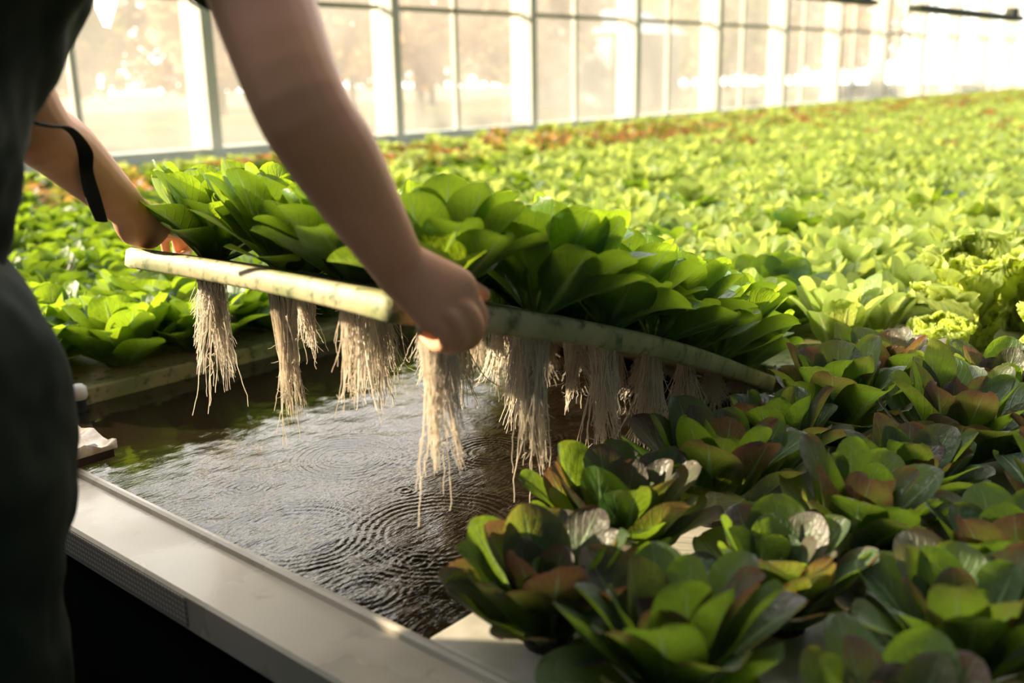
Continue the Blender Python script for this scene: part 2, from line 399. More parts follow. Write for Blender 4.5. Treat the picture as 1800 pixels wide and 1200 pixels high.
# water with ring ripples
rings = [(430, 857, .012, .035, .0105, 1.0), (610, 805, .07, .045, .012, .9), (713, 862, .006, .018, .010, 1.1), (520, 940, .10, .03, .012, .9),
         (735, 988, .008, .022, .012, 1.3), (860, 795, .05, .03, .011, .9), (770, 935, .11, .04, .013, .9), (330, 900, .03, .03, .010, .5), (960, 770, .03, .03, .010, .7), (640, 1040, .05, .03, .012, .5)]
nx, ny = 560, 560
gx = np.linspace(RIM_I-.001, GAPX+.05, nx); gy = np.linspace(GAP0-.12, GAP1+.04, ny)
GX, GY = np.meshgrid(gx, gy, indexing='ij'); H = np.zeros_like(GX)
for px, py, rad, wd, lam, amp in rings:
    c = on_z(px, py, WATER_Z); r = np.hypot(GX-c[0], GY-c[1])
    H += amp*.00070*np.sin(2*math.pi*(r-rad)/lam)*np.exp(-((r-rad)/wd)**2)
for k in range(30):
    a = rng.uniform(0, 2*math.pi); lam = rng.uniform(.018, .10); ph = rng.uniform(0, 6.28)
    H += .0021*lam*np.sin(2*math.pi*(GX*math.cos(a)+GY*math.sin(a))/lam + ph + 1.5*np.sin(GX*9+k)+1.2*np.sin(GY*11+2*k))
H = H*(.18+.82*np.clip((1.72-GY)/.4, 0, 1))
Z = WATER_Z + H
V = np.stack([GX, GY, Z], -1).reshape(-1, 3)
I = np.arange(nx*ny).reshape(nx, ny)
Fq = np.stack([I[:-1, :-1], I[1:, :-1], I[1:, 1:], I[:-1, 1:]], -1).reshape(-1, 4)
wm = MB().add(V, Fq)
for x0, x1, y0, y1 in ((RIM_I-.001, 30, -1.2, GAP0-.12), (RIM_I-.001, 30, GAP1+.04, 6.5), (GAPX+.05, 30, GAP0-.12, GAP1+.04)):
    wm.add([(x0, y0, WATER_Z-.001), (x1, y0, WATER_Z-.001), (x1, y1, WATER_Z-.001), (x0, y1, WATER_Z-.001)], [(0, 1, 2, 3)])
tag(wm.build('pond_water', M['water']), 'dark rippled nutrient water in the open gap between the lettuce rafts', 'water', kind='stuff')

# ------------------------------------------------------------------ lettuce
def leaf(L, W, a0, a1, cup, az, nu=9, nv=10, stem=.20, ripple=.02, frill=0, twist=0, r0=.008, seed=0):
    rs = np.random.default_rng(seed)
    t = .25*np.linspace(0, 1, nv) + .75*np.sin(np.linspace(0, 1, nv)*math.pi/2)
    ang = a0 + (a1-a0)*t**1.6
    ds = np.diff(t, prepend=0)*L
    r = r0 + np.cumsum(np.cos(ang)*ds); z = np.cumsum(np.sin(ang)*ds)
    if stem > .3: wp = W*(.30+.70*np.clip(t/.75, 0, 1)**.8)
    else:
        q_ = np.clip((t-.10)/.42, 0, 1); wp = W*(stem + (1-stem)*q_*q_*(3-2*q_))
    endw = np.sqrt(np.clip(1-np.clip((t-.60)/.40, 0, 1)**3.0, 0.03, 1)); wp = wp*endw*.5
    s = np.linspace(-1, 1, nu)
    T, S = np.meshgrid(t, s, indexing='ij')
    w_ = wp[:, None]*S
    nr, nz = -np.sin(ang), np.cos(ang)      # upward (inner) normal
    p1, p2 = rs.uniform(0, 6.28, 2)
    off = cup*np.abs(S)**2*wp[:, None]
    off = off + ripple*L*np.abs(S)**2*np.sin(T*11+p1+S*2) + .012*L*np.sin(T*5+p2)
    off = off - .35*L*.06*np.exp(-(S/.14)**2)*(1-T)
    if frill:
        fr = np.clip((np.maximum(np.abs(S), T**1.2)-.45)/.55, 0, 1)**1.3
        edge = np.abs(S)*T*6 + T*2
        off = off + frill*L*fr*(np.sin(T*34+S*9+p1)+.6*np.sin(S*26*T+p2+T*15)+.5*np.sin(T*61-S*23+p2))
        w_ = w_ * (1+.10*fr*np.sin(T*43+p2))
        r = r[:, None] + .04*L*fr*np.sin(S*31+p1+T*9); z = z[:, None] + .05*L*fr*np.sin(S*27+p2)
        X = r + nr[:, None]*off; Zz = z + nz[:, None]*off
    else:
        X = r[:, None] + nr[:, None]*off; Zz = z[:, None] + nz[:, None]*off
    Y = w_ + twist*T*(Zz-z.min())*.3
    v = np.stack([X*math.cos(az)-Y*math.sin(az), X*math.sin(az)+Y*math.cos(az), Zz], -1).reshape(-1, 3)
    I = np.arange(nv*nu).reshape(nv, nu)
    f = np.stack([I[:-1, :-1], I[1:, :-1], I[1:, 1:], I[:-1, 1:]], -1).reshape(-1, 4)
    f = f[:, ::-1]
    uv = np.stack([S*.5+.5, T], -1).reshape(-1, 2)
    return v, f, uv

def rosette(kind, seed, lo=False):
    rs = np.random.default_rng(seed); mb = MB()
    cfg = dict(green=(44, .075, .130, .060, 20, 88, .32), romaine=(30, .10, .170, .058, 42, 88, .40),
               red=(40, .080, .145, .058, 28, 88, .34), frilly=(16, .17, .22, .125, 50, 86, .25))[kind]
    N, L0, L1, Wd, A0, A1, cup = cfg
    if lo: N = int(N*.55)
    for i in range(N):
        q = i/(N-1)                      # 0 outer .. 1 inner
        az = i*2.39996 + rs.uniform(-.25, .25)
        a0 = R(A0 + (A1-A0)*q**.75 + rs.uniform(-6, 6)); a0 = max(a0, R(10))
        L = (L0 + (L1-L0)*(1-abs(q-.35)/.65)*rs.uniform(.8, 1.05)) * (1-(.1 if kind == 'frilly' else .35)*max(0, q-.6)/.4)
        W = Wd*rs.uniform(.8, 1.2)*(1.15-.45*q)
        if lo: W *= 1.15
        a1 = a0 - R(rs.uniform(-22, 30)*(1-.3*q))
        if kind == 'frilly': nu, nv = (15, 16) if lo else (37, 34)
        else: nu, nv = (4, 6) if lo else (9, 13)
        v, f, uv = leaf(L, W, a0 + R(8), a1, cup*rs.uniform(.3, 1.5), az, nu, nv, stem=.5 if kind == 'frilly' else .20,
                        ripple=.022 if kind != 'frilly' else .03, frill=.028 if kind == 'frilly' else 0, r0=.012*(1-q)+.002, seed=seed*100+i)
        col = np.tile([rs.uniform(), q, 0], (len(v), 1))
        mb.add(v, f, uv, col)
    return mb

MESH = {}
for kd in ('green', 'romaine', 'red', 'frilly'):
    MESH[kd] = [rosette(kd, 11*s+ord(kd[0])).mesh(kd+'_leaves', M[kd]) for s in range(7 if kd != 'frilly' else 4)]
potm = MB(); potm.tube([(0, 0, -.045), (0, 0, -.02), (0, 0, .004), (0, 0, .014)], (.018, .024, .029, .026), 14); POT = potm.mesh('grow_plug', M['pot'])
nrs = np.random.default_rng(3)
NAME = dict(green='green_lettuce', romaine='romaine_lettuce', red='red_lettuce', frilly='frilly_lettuce')
def plant(kind, loc, label, group, scale=1.0, normal=None, pot=False, tilt=.12, name=None):
    e_ = empty(name or NAME[kind], loc); tag(e_, label, 'lettuce', group)
    o = bpy.data.objects.new('leaves', MESH[kind][nrs.integers(len(MESH[kind]))]); C.objects.link(o); o.parent = e_
    q = Vector(normal).to_track_quat('Z', 'Y') if normal is not None else Vector((nrs.normal(0, tilt), nrs.normal(0, tilt), 1)).to_track_quat('Z', 'Y')
    o.rotation_mode = 'QUATERNION'; o.rotation_quaternion = q @ Matrix.Rotation(nrs.uniform(0, 6.28), 3, 'Z').to_quaternion()
    s = scale*nrs.uniform(.88, 1.12); o.scale = (s, s, s*nrs.uniform(.9, 1.1))
    if pot:
        p = bpy.data.objects.new('grow_plug', POT); C.objects.link(p); p.parent = e_
        if normal is not None: p.rotation_mode = 'QUATERNION'; p.rotation_quaternion = Vector(normal).to_track_quat('Z', 'Y')
    return e_

# rafts lying in the water
def raft(x0, x1, y0, y1, label, group=None, mat='raft'):
    t = empty('floating_raft', ((x0+x1)/2, (y0+y1)/2, -.050)); tag(t, label, 'raft', group)
    b = MB(); hx, hy = (x1-x0)/2-.004, (y1-y0)/2-.004
    b.box(-hx, hx, -hy, hy, 0, .050)
    b.build('board', M[mat], t, smooth=False, bevel=.004)
    return t
raft(RIM_I+.006, 1.90, .12, GAP0, 'pale foam raft at lower right with red lettuces, corner touching the beige rim', mat='raft_white')
raft(RIM_I+.006, 1.90, -.51, .115, 'pale foam raft nearest the camera, under the bottom right red lettuces', mat='raft_white')
raft(RIM_I+.006, 1.90, GAP1, GAP1+.62, 'cream foam raft at left behind the open water, its edge mossy', mat='raft')
RAFTG = 'foam rafts hidden under the lettuce field'
for yi in range(7):
    y0 = GAP1 + yi*.625
    for xi in range(22):
        x0 = RIM_I+.006 + xi*1.21
        if yi == 0 and xi == 0: continue
        if x0 > 24 or (y0+.62) < .15*x0-.8: continue
        raft(x0, x0+1.205, y0, y0+.62, 'foam raft covered by lettuces in the field behind the open water', RAFTG)
for x0, y0 in [(GAPX, .745), (GAPX, 1.37), (GAPX+1.21, .745), (GAPX+1.21, 1.37), (GAPX+2.42, .745), (GAPX+2.42, 1.37), (GAPX+3.63, 1.37), (GAPX, .12), (GAPX+1.21, .12)]:
    raft(x0, x0+1.20, y0, y0+.62-.004, 'foam raft under the pale lettuces right of the open water', 'foam rafts right of the open water')

# near red lettuces
for j, y in enumerate((.645, .445, .245, .045, -.155)):
    for i in range(6):
        x = .765 + i*.205
        if j == 4 and i < 2: continue
        loc = (x + nrs.normal(0, .006), y + nrs.normal(0, .006), 0)
        rowt = ('row along the open water', 'second row from the open water', 'third row from the open water', 'fourth row from the open water', 'fifth row from the open water')[j]
        lab = 'red-edged lettuce in the %s, %s from the beige rim' % (rowt, ordn[i])
        plant('red', loc, lab, 'red lettuces on the near rafts', 1.22 if (i, j) != (0, 0) else 1.24, pot=True, tilt=.10)
# frilly ones at right
for k, (x, y, sc_f, lb) in enumerate([(2.34, .64, 1.25, 'large frilly yellow-green lettuce standing right behind the red lettuces'),
        (2.44, .40, 1.2, 'frilly yellow-green lettuce cut by the right edge of the photo'), (2.08, .63, .62, 'low small frilly lettuce just behind the red lettuces, left of the large frilly one'),
        (2.10, .42, .95, 'frilly lettuce in front of the large one, half hidden by red leaves'), (2.58, .62, 1.1, 'frilly lettuce directly behind the large frilly one'),
        (2.12, .20, .9, 'frilly lettuce out past the right end of the red rows')]):
    plant('frilly', (x, y, 0), lb, 'frilly lettuces at right', sc_f, tilt=.08)

# field: positions
field = []
for yi in range(int((6.35-.30)/.205)+1):
    y = .24 + yi*.205
    for xi in range(int(23.5/.205)):
        x = .79 + xi*.205
        if y < GAP1 and x < GAPX+.09: continue
        if y < max(.15*x-.45, .2) or y > 6.4: continue
        if x < 1.98 and y < GAP1: continue
        if GAP1-.09 < y < GAP1+.09: y_ = GAP1+.085 if y > GAP1-.02 else GAP1-.10
        else: y_ = y
        field.append((x + (yi % 2)*.05, y_))
field = sorted(field, key=lambda p: math.hypot(*p))
cnt = dict(green=0, romaine=0, red=0); far = MB(); LO = {}
LOk = {k: [rosette(k, 900+17*s, lo=True) for s in range(5)] for k in ('green', 'romaine')}
farred = MB(); front = 0
for (x, y) in field:
    if 1.95 <= x < 2.66 and y < .74: continue
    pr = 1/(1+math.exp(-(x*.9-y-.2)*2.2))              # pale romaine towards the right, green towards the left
    band = (y > 4.3 and y < 5.95 and nrs.uniform() < (.6 if x < 9 else .3)) or (math.hypot(x, y) > 6.5 and nrs.uniform() < .08)
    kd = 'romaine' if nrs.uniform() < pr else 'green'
    row, colm = int(round((y-.24)/.205)), int(round((x-.79)/.205))+1
    loc = (x + nrs.normal(0, .012), y + nrs.normal(0, .012), 0)
    if cnt[kd] < 268 and math.hypot(x, y) < 6.5 and not band:
        cnt[kd] += 1
        if kd == 'green':
            if y < GAP1+.2 and x < 1.9:
                front += 1; lab = 'green lettuce at the front edge of the left raft, %s from the rim' % ordn[min(front-1, 9)]
                grp = 'green lettuces along the far side of the open water'
            elif 8 <= row <= 22 and colm <= 24: lab = 'green lettuce behind the open water, %s row back, %s from the rim' % (ordn[row-8], ordn[colm-1]); grp = 'green lettuces in the field rows'
            elif row < 8: lab = 'green lettuce right of the open water, %s row back, %s from the rim' % (ordn[row], ordn[min(colm, 26)-1]); grp = 'green lettuces among the pale ones'
            elif x < 2.6 and y < 3.2: lab = 'green lettuce in the dense bed at left behind the open water'; grp = 'green lettuces at left of the field'
            else: lab = 'small green lettuce in the sunlit field behind the lifted raft'; grp = 'green lettuces in the sunlit field'
        else:
            if row < 8 and colm <= 24: lab = 'pale upright lettuce right of the open water, %s row back, %s from the rim' % (ordn[row], ordn[colm-1]); grp = 'pale lettuces right of the water'
            elif 8 <= row <= 22 and colm <= 24: lab = 'pale upright lettuce behind the open water, %s row back, %s from the rim' % (ordn[row-8], ordn[colm-1]); grp = 'pale lettuces in the field rows'
            elif y < GAP1+.05: lab = 'pale upright lettuce right of the open water, behind the red lettuces'; grp = 'pale lettuces right of the water'
            else: lab = 'pale green upright lettuce in the sunlit field at middle right'; grp = 'pale lettuces in the sunlit field'
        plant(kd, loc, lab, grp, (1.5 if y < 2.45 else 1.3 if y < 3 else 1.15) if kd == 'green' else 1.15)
    else:
        src = LOk[kd][nrs.integers(5)]; a = nrs.uniform(0, 6.28); s = nrs.uniform(.85, 1.15)
        rot = np.array([[math.cos(a), -math.sin(a), 0], [math.sin(a), math.cos(a), 0], [0, 0, 1]])*s
        V = np.concatenate(src.v) @ rot.T + np.array(loc)
        CL = np.concatenate(src.col); CL = np.clip(CL + np.array([nrs.uniform(-.9, .5), nrs.uniform(-.5, .2), 0]), 0, 1)
        (farred if band else far).add(V, np.concatenate(src.f), np.concatenate(src.uv), CL)
tag(far.build('distant_lettuces', M['romaine']), 'carpet of blurred yellow-green lettuces reaching back to the glass wall', 'lettuces', kind='stuff')
tag(farred.build('distant_bronze_lettuces', M['field_red']), 'blurred band of orange and bronze lettuces near the glass wall', 'lettuces', kind='stuff')

# ------------------------------------------------------------------ lifted raft
near_px = [(690, 519, 1.095), (847, 535, 1.13), (1000, 558, 1.24), (1100, 579, 1.35), (1200, 604, 1.53), (1290, 631, 1.76), (1365, 662, 2.05)]
NE = np.array([at(*p) for p in near_px])
short_px = [(690, 519, 1.095), (600, 500, 1.19), (490, 478, 1.33), (400, 460, 1.45), (300, 444, 1.57), (222, 434, 1.66)]
SE = np.array([at(*p) for p in short_px]); SE[0] = NE[0]
def arc(Pn, q):
    d = np.r_[0, np.cumsum(np.linalg.norm(np.diff(Pn, axis=0), axis=1))]; d /= d[-1]
    return np.stack([np.interp(q, d, Pn[:, k]) for k in range(3)], -1)
def smooth_line(Pn, deg):
    d = np.r_[0, np.cumsum(np.linalg.norm(np.diff(Pn, axis=0), axis=1))]; d /= d[-1]
    wgt = np.ones(len(d)); wgt[0] = wgt[-1] = 5
    co = [np.polyfit(d, Pn[:, k], deg, w=wgt) for k in range(3)]
    return lambda q: np.stack([np.polyval(c_, q) for c_ in co], -1)
fN, fS = smooth_line(NE, 3), smooth_line(SE, 2)
def rs_pt(u, v): return fN(u) + fS(v) - fN(0.0)
NU, NV, TH = 40, 24, .032
lr = MB(); us = np.linspace(0, 1, NU); vs = np.linspace(0, 1, NV)
top = np.array([[rs_pt(u, v) for v in vs] for u in us])
du = np.gradient(top, axis=0); dv = np.gradient(top, axis=1); nn = np.cross(du, dv); nn /= np.linalg.norm(nn, axis=2)[..., None]
if nn[0, 0, 2] < 0: nn = -nn
def inset(k): # pull border towards centre for rounded edges
    P_ = top.copy(); cu = (us-.5)*2; cv = (vs-.5)*2
    return P_ - du/np.linalg.norm(du, axis=2)[..., None]*k*np.where(np.abs(cu) > .999, np.sign(cu), 0)[:, None, None] - dv/np.linalg.norm(dv, axis=2)[..., None]*k*np.where(np.abs(cv) > .999, np.sign(cv), 0)[None, :, None]
layers = [(0, .004), (.004, 0), (TH*.5, -.0005), (TH-.004, 0), (TH, .004)]
L_ = [inset(k) - nn*dz for dz, k in layers]
I = np.arange(NU*NV).reshape(NU, NV)
def gridf(J): return np.stack([J[:-1, :-1], J[1:, :-1], J[1:, 1:], J[:-1, 1:]], -1).reshape(-1, 4)
allv = np.concatenate([l.reshape(-1, 3) for l in L_]); Fs = [gridf(I), gridf(I+4*NU*NV)[:, ::-1]]
loop = np.concatenate([I[:, 0], I[-1, 1:], I[-2::-1, -1], I[0, -2:0:-1]])
for a in range(4):
    A_, B_ = loop+a*NU*NV, loop+(a+1)*NU*NV
    Fs.append(np.stack([A_, B_, np.roll(B_, -1), np.roll(A_, -1)], -1))
lr.add(allv, np.concatenate(Fs))
lifted = lr.build('lifted_raft', M['raft'])
tag(lifted, 'bowed cream foam raft lifted out of the water by two hands, mossy edges', 'raft')

def strand(rs, x, y, z0, L, tipx, tipy, conv, nseg, wob):
    t = np.linspace(0, 1, nseg); k = t**conv
    px = x + (tipx-x)*k + wob*np.cumsum(rs.normal(0, 1, nseg))*t; py = y + (tipy-y)*k + wob*np.cumsum(rs.normal(0, 1, nseg))*t
    return np.stack([px, py, z0 - L*t], -1)
def root_bundle(seed, style, L, dx=0.0):
    rs = np.random.default_rng(seed); mb = MB()
    if style == 'dense':          # thick curtain converging to long tips
        tips = [(rs.normal(dx*.5, .020), rs.normal(0, .014), rs.uniform(.6, 1.0)) for _ in range(4)]; nS = 230; rw = .023
        for i in range(nS):
            a = rs.uniform(0, 6.28); r = rw*math.sqrt(rs.uniform()); tp = tips[rs.integers(4)]
            mb.tube(strand(rs, r*math.cos(a), r*math.sin(a), 0, L*tp[2]*rs.uniform(.25, .95), tp[0], tp[1], 1.1, 13, .0009), np.linspace(.0008, .00035, 13), 3, False)
    elif style == 'flare':        # narrow neck, widening skirt of fine fibres
        for i in range(210):
            a = rs.uniform(0, 6.28); r = .015*math.sqrt(rs.uniform()); sp_ = rs.uniform(1.2, 3.0)
            mb.tube(strand(rs, r*math.cos(a), r*math.sin(a), 0, L*rs.uniform(.35, .8), r*math.cos(a)*sp_+dx*.3, r*math.sin(a)*sp_, 1.3, 13, .0016), np.linspace(.00075, .0003, 13), 3, False)
        for i in range(16):
            mb.tube(strand(rs, rs.normal(0, .006), rs.normal(0, .006), 0, L*rs.uniform(.8, 1.05), rs.normal(dx, .02), rs.normal(0, .02), 1.5, 16, .0018), np.linspace(.0011, .0006, 16), 3, False)
    else:                         # sparse wiry strands with loops to the side
        for i in range(50):
            a = rs.uniform(0, 6.28); r = .022*math.sqrt(rs.uniform())
            mb.tube(strand(rs, r*math.cos(a), r*math.sin(a), 0, L*rs.uniform(.3, 1), r*math.cos(a)*1.5+rs.normal(0, .012), r*math.sin(a)*1.5, 1, 14, .0016), np.linspace(.0011, .0005, 14), 3, False)
        for i in range(14):
            sx = rs.choice([-1, 1]); n_ = 14; t = np.linspace(0, 1, n_)
            mb.tube(np.stack([sx*(.01+t*rs.uniform(.04, .09)), rs.normal(0, .012)+t*0.02*rs.normal(), -.02-.06*np.sin(t*3.14*rs.uniform(.6, 1))-.05*t+rs.normal(0, .001, n_)], -1), np.linspace(.0012, .0005, n_), 3, False)
    for i in range(9):            # a few long thin single roots
        tx_ = rs.normal(dx, .022); n_ = 20
        mb.tube(strand(rs, rs.normal(0, .008), rs.normal(0, .008), -.15*L, L*rs.uniform(.55, .92), tx_, rs.normal(0, .02), .8, n_, .0013), np.linspace(.0011, .0006, n_), 4, False)
    # side hairs
    for i in range(70):
        a = rs.uniform(0, 6.28); z = -rs.uniform(.0, .75)*L; r = .016*rs.uniform(.4, 1.2)
        p = np.array([r*math.cos(a), r*math.sin(a), z]); d = np.array([math.cos(a), math.sin(a), rs.normal(-.3, .6)])*rs.uniform(.003, .012)
        mb.tube([p, p+d*.6+rs.normal(0, .001, 3), p+d], (.0006, .0005, .0003), 3, False)
    return mb.mesh('roots', M['root'])
near_root = [('dense', .235, .0), ('flare', .20, .0), ('dense', .235, .02), ('flare', .215, -.01), ('flare', .145, .01), ('flare', .15, .01), ('flare', .105, 0), ('flare', .07, 0)]
NC, NRW = 7, 4
variants = {}
for i in range(NC):
    for j in range(NRW):
        u = .075 + i*.142; v = .085 + j*.27
        p = rs_pt(u, v); nrm = nn[int(u*(NU-1)), int(v*(NV-1))]
        lab = 'dark green lettuce on the lifted raft, %s lengthwise row, %s from the hands' % (['nearest', 'second', 'third', 'farthest'][j], ordn[i])
        lean = nrm*1.0 + np.array([0, 0, .3]) + nrs.normal(0, .12, 3)
        e_ = plant('green', p, lab, 'lettuces growing on the lifted raft', [1.30, 1.28, 1.26, 1.22, 1.2, 1.2, 1.2][i], normal=tuple(lean), pot=False)
        st, L, dx = near_root[i]
        if j: st = ['flare', 'dense', 'wiry'][(i+j) % 3]; L *= nrs.uniform(.6, .9)
        if i == 0: st, L = [('dense', .235), ('wiry', .16), ('dense', .25), ('dense', .21)][j]
        if i == 1 and j == 0: st, L = 'dense', .24
        zroom = p[2]-TH-WATER_Z+.005
        L = min(L, max(zroom*.9, .03))
        ro = bpy.data.objects.new('roots', root_bundle(500+i*10+j, st, L, dx)); C.objects.link(ro); ro.parent = e_
        ro.location = tuple(-nrm*(TH-.004)); ro.rotation_euler = (0, 0, nrs.uniform(0, 6.28))

# ------------------------------------------------------------------ person
person = empty('person', (.36, 1.12, FLOOR_Z))
tag(person, 'person in dark green shirt and trousers bending to lift the lettuce raft with bare arms', 'person')
PL = (.36, 1.12, FLOOR_Z)
def organic(mb, name, mat, voxel, disp=0, smooth=6, dsize=.08):
    o = mb.build(name, mat, person); rel(o, PL)
    rm = o.modifiers.new('r', 'REMESH'); rm.mode = 'VOXEL'; rm.voxel_size = voxel; rm.use_smooth_shade = True
    sm = o.modifiers.new('s', 'SMOOTH'); sm.iterations = smooth; sm.factor = .5
    if disp:
        tx = bpy.data.textures.new(name, 'CLOUDS'); tx.noise_scale = dsize; tx.noise_depth = 2
        d = o.modifiers.new('d', 'DISPLACE'); d.texture = tx; d.strength = disp; d.mid_level = .5; d.texture_coords = 'GLOBAL'
    return o
A3 = np.array
rsh, lsh = at(385, -215, 1.08), A3([.50, 1.32, .86])
relb, rwr = at(523, 172, .97), at(702, 470, 1.06)
lelb, lwr = at(50, 205, 1.42), at(228, 372, 1.60)
pelv = A3([.27, 1.12, .33]); chest = A3([.44, 1.13, .76]); neck = A3([.58, 1.13, .97])
vdir = -fwd
body = MB()
loft(body, [pelv, (pelv+chest)/2, chest, chest+A3([.07, 0, .10])], [.13, .12, .15, .13], [.09, .085, .09, .07], (0, 1, 0))
loft(body, [chest+A3([.06, 0, .10]), neck, neck+A3([.06, 0, .07])], [.055]*3, [.055]*3, (0, 1, 0))
head = neck+A3([.12, -.0, .13])
loft(body, [head+A3([-.02, 0, .08]), head, head+A3([.045, 0, -.10])], [.062, .076, .045], [.075, .092, .045], (0, 1, 0))
loft(body, [head+A3([.095, 0, .0]), head+A3([.118, 0, -.035])], [.008, .015], [.01, .013], (0, 1, 0))
loft(body, [head+A3([.085, -.02, -.065]), head+A3([.085, .02, -.065])], .010, .007, (1, 0, 0))
for s in (-1, 1):
    loft(body, [head+A3([-.005, s*.078, .02]), head+A3([-.005, s*.08, -.025])], .018, .008, (1, 0, 0))
    loft(body, [head+A3([.083, s*.03, .012]), head+A3([.083, s*.033, .012])], .012, .012, (1, 0, 0))
for sh, el, wr, k in ((rsh, relb, rwr, 1), (lsh, lelb, lwr, .98)):
    loft(body, [chest+(sh-chest)*.45, sh], .06, .06, (0, 0, 1))
    ua = (sh*.55+el*.45)
    fa = el*.70+wr*.30; fb = el*.30+wr*.70
    loft(body, [sh, ua, el, fa, fb, wr], A3([.056, .051, .0445, .0455, .037, .0295])*k, A3([.056, .051, .043, .042, .034, .026])*k, np.cross(wr-el, vdir))
for s in (-1, 1):
    hip = A3([.27, 1.12+s*.09, .28]); kn = A3([.33, 1.12+s*.10, -.12]); an = A3([.27, 1.12+s*.11, -.49])
    loft(body, [hip, (hip+kn)/2, kn, (kn+an)/2, an], [.07, .065, .05, .05, .04], [.07, .065, .05, .05, .04], (0, 1, 0))
def finger(pts, r0=.0102, r1=.0078):
    P_ = [at(*p) for p in pts]; loft(body, P_, np.linspace(r0, r1, len(P_)), np.linspace(r0, r1, len(P_)), vdir, n=12, sub=4)
# right hand: back of hand towards the camera, fingers curled under the raft edge, thumb on top
loft(body, [rwr, at(742, 498, 1.055), at(785, 530, 1.045), at(806, 548, 1.045)], [.031, .036, .041, .033], [.024, .020, .015, .011], np.cross(at(800, 545, 1.05)-rwr, vdir))
finger([(785, 500, 1.06), (828, 522, 1.055), (845, 562, 1.065), (832, 588, 1.10), (806, 592, 1.13)])
finger([(780, 520, 1.05), (818, 540, 1.04), (839, 581, 1.05), (820, 604, 1.085), (795, 602, 1.12)], .0108, .0082)
finger([(765, 535, 1.045), (800, 558, 1.035), (813, 597, 1.045), (792, 611, 1.08), (768, 603, 1.11)], .0104, .008)
finger([(750, 545, 1.045), (775, 572, 1.038), (783, 602, 1.05), (765, 608, 1.08), (746, 592, 1.105)], .0094, .0072)
finger([(735, 485, 1.06), (780, 488, 1.09), (822, 503, 1.11), (850, 517, 1.125)], .0135, .0090)
# left hand: heel on the raft corner, fingers over the far edge
loft(body, [lwr, at(246, 395, 1.625), at(282, 402, 1.665)], [.030, .036, .040], [.026, .020, .016], np.cross(at(290, 405, 1.67)-lwr, vdir))
finger([(262, 392, 1.64), (300, 388, 1.68), (330, 384, 1.72), (348, 392, 1.75)])
finger([(262, 400, 1.64), (300, 400, 1.69), (326, 404, 1.75), (330, 440, 1.77), (318, 452, 1.74)])
finger([(262, 406, 1.64), (290, 410, 1.70), (308, 416, 1.76), (312, 448, 1.77), (302, 458, 1.74)])
finger([(255, 410, 1.64), (275, 414, 1.69), (288, 420, 1.74), (292, 450, 1.75), (284, 456, 1.72)], .0095, .007)
finger([(240, 392, 1.62), (270, 372, 1.62), (300, 374, 1.65), (324, 382, 1.67)], .013, .009)
bo = organic(body, 'body', M['skin'], .0030, smooth=2)
bo['label'] = 'bare arms and hands holding the raft'
shirt = MB()
loft(shirt, [A3([.315, 1.12, .51]), A3([.345, 1.12, .60]), chest+A3([.0, 0, 0]), chest+A3([.08, 0, .12])], [.175, .175, .185, .16], [.135, .135, .135, .10], (0, 1, 0))
loft(shirt, [chest+A3([.0, -.05, .05]), rsh, rsh*.72+relb*.28], [.10, .085, .078], [.10, .085, .078], (0, 1, 0))
loft(shirt, [chest+A3([.0, .05, .05]), lsh, lsh*.60+lelb*.40], [.10, .085, .08], [.10, .085, .08], (0, 1, 0))
organic(shirt, 'shirt', M['shirt'], .008, .035, 6, .10)
tro = MB()
loft(tro, [A3([.275, 1.11, .54]), A3([.300, 1.10, .42]), A3([.318, 1.09, .33]), A3([.295, 1.09, .18])], [.15, .175, .185, .18], [.10, .125, .15, .145], (0, 1, 0))
for s in (-1, 1):
    loft(tro, [A3([.302, 1.09+s*.085, .26]), A3([.290, 1.10+s*.095, .08]), A3([.322, 1.11+s*.10, -.12]), A3([.325, 1.12+s*.105, -.32]), A3([.29, 1.12+s*.11, -.50])], [.10, .095, .082, .075, .07], [.12, .115, .095, .085, .075], (0, 1, 0))
    loft(bt := MB(), [A3([.25, 1.12+s*.11, -.47]), A3([.25, 1.12+s*.11, -.54])], .055, .055, (0, 1, 0)); loft(bt, [A3([.22, 1.12+s*.11, -.535]), A3([.31, 1.12+s*.115, -.538]), A3([.42, 1.12+s*.12, -.545])], [.045, .05, .045], [.042, .040, .033], (0, 1, 0))
    organic(bt, 'boot', M['boot'], .008, 0, 4)
organic(tro, 'trousers', M['trousers'], .008, .03, 6, .12)
hr = MB(); loft(hr, [head+A3([-.035, 0, .075]), head+A3([-.035, 0, .0]), head+A3([-.05, 0, -.05])], [.075, .083, .05], [.078, .08, .04], (0, 1, 0)); organic(hr, 'hair', M['hair'], .006, .01, 2, .02)
# black strap hanging over the left forearm
sp = [(60, 216, 1.30), (92, 222, 1.34), (118, 225, 1.36), (138, 243, 1.39), (150, 268, 1.415), (152, 300, 1.43), (163, 345, 1.475), (178, 388, 1.51)]
sb = MB(); P_ = A3([at(*p) for p in sp]); loft(sb, P_, [.006, .006, .007, .0075, .010, .009, .011, .009], [.002]*8, rgt, n=10); rel(sb.build('strap', M['strap'], person), PL)
card = at(190, 8, 1.95); cd = empty('hanging_card', card); tag(cd, 'small bright white card hanging beside the dark shirt at the top', 'card')
wc = MB(); q = [at(164, 14, 1.95)-card, at(222, -45, 1.95)-card, at(194, 51, 1.95)-card, at(180, 48, 1.95)-card, at(160, -60, 1.95)-card]
th_ = fwd*.003; vv = [p for p in q] + [p+th_ for p in q]
wc.add(vv, [(0, 1, 4), (0, 2, 1), (0, 3, 2), (5, 9, 6), (5, 6, 7), (5, 7, 8)]); wc.add(vv, [(0, 4, 9, 5), (4, 1, 6, 9), (1, 2, 7, 6), (2, 3, 8, 7), (3, 0, 5, 8)])
wc.build('card_sheet', M['white_cloth'], cd, smooth=False)
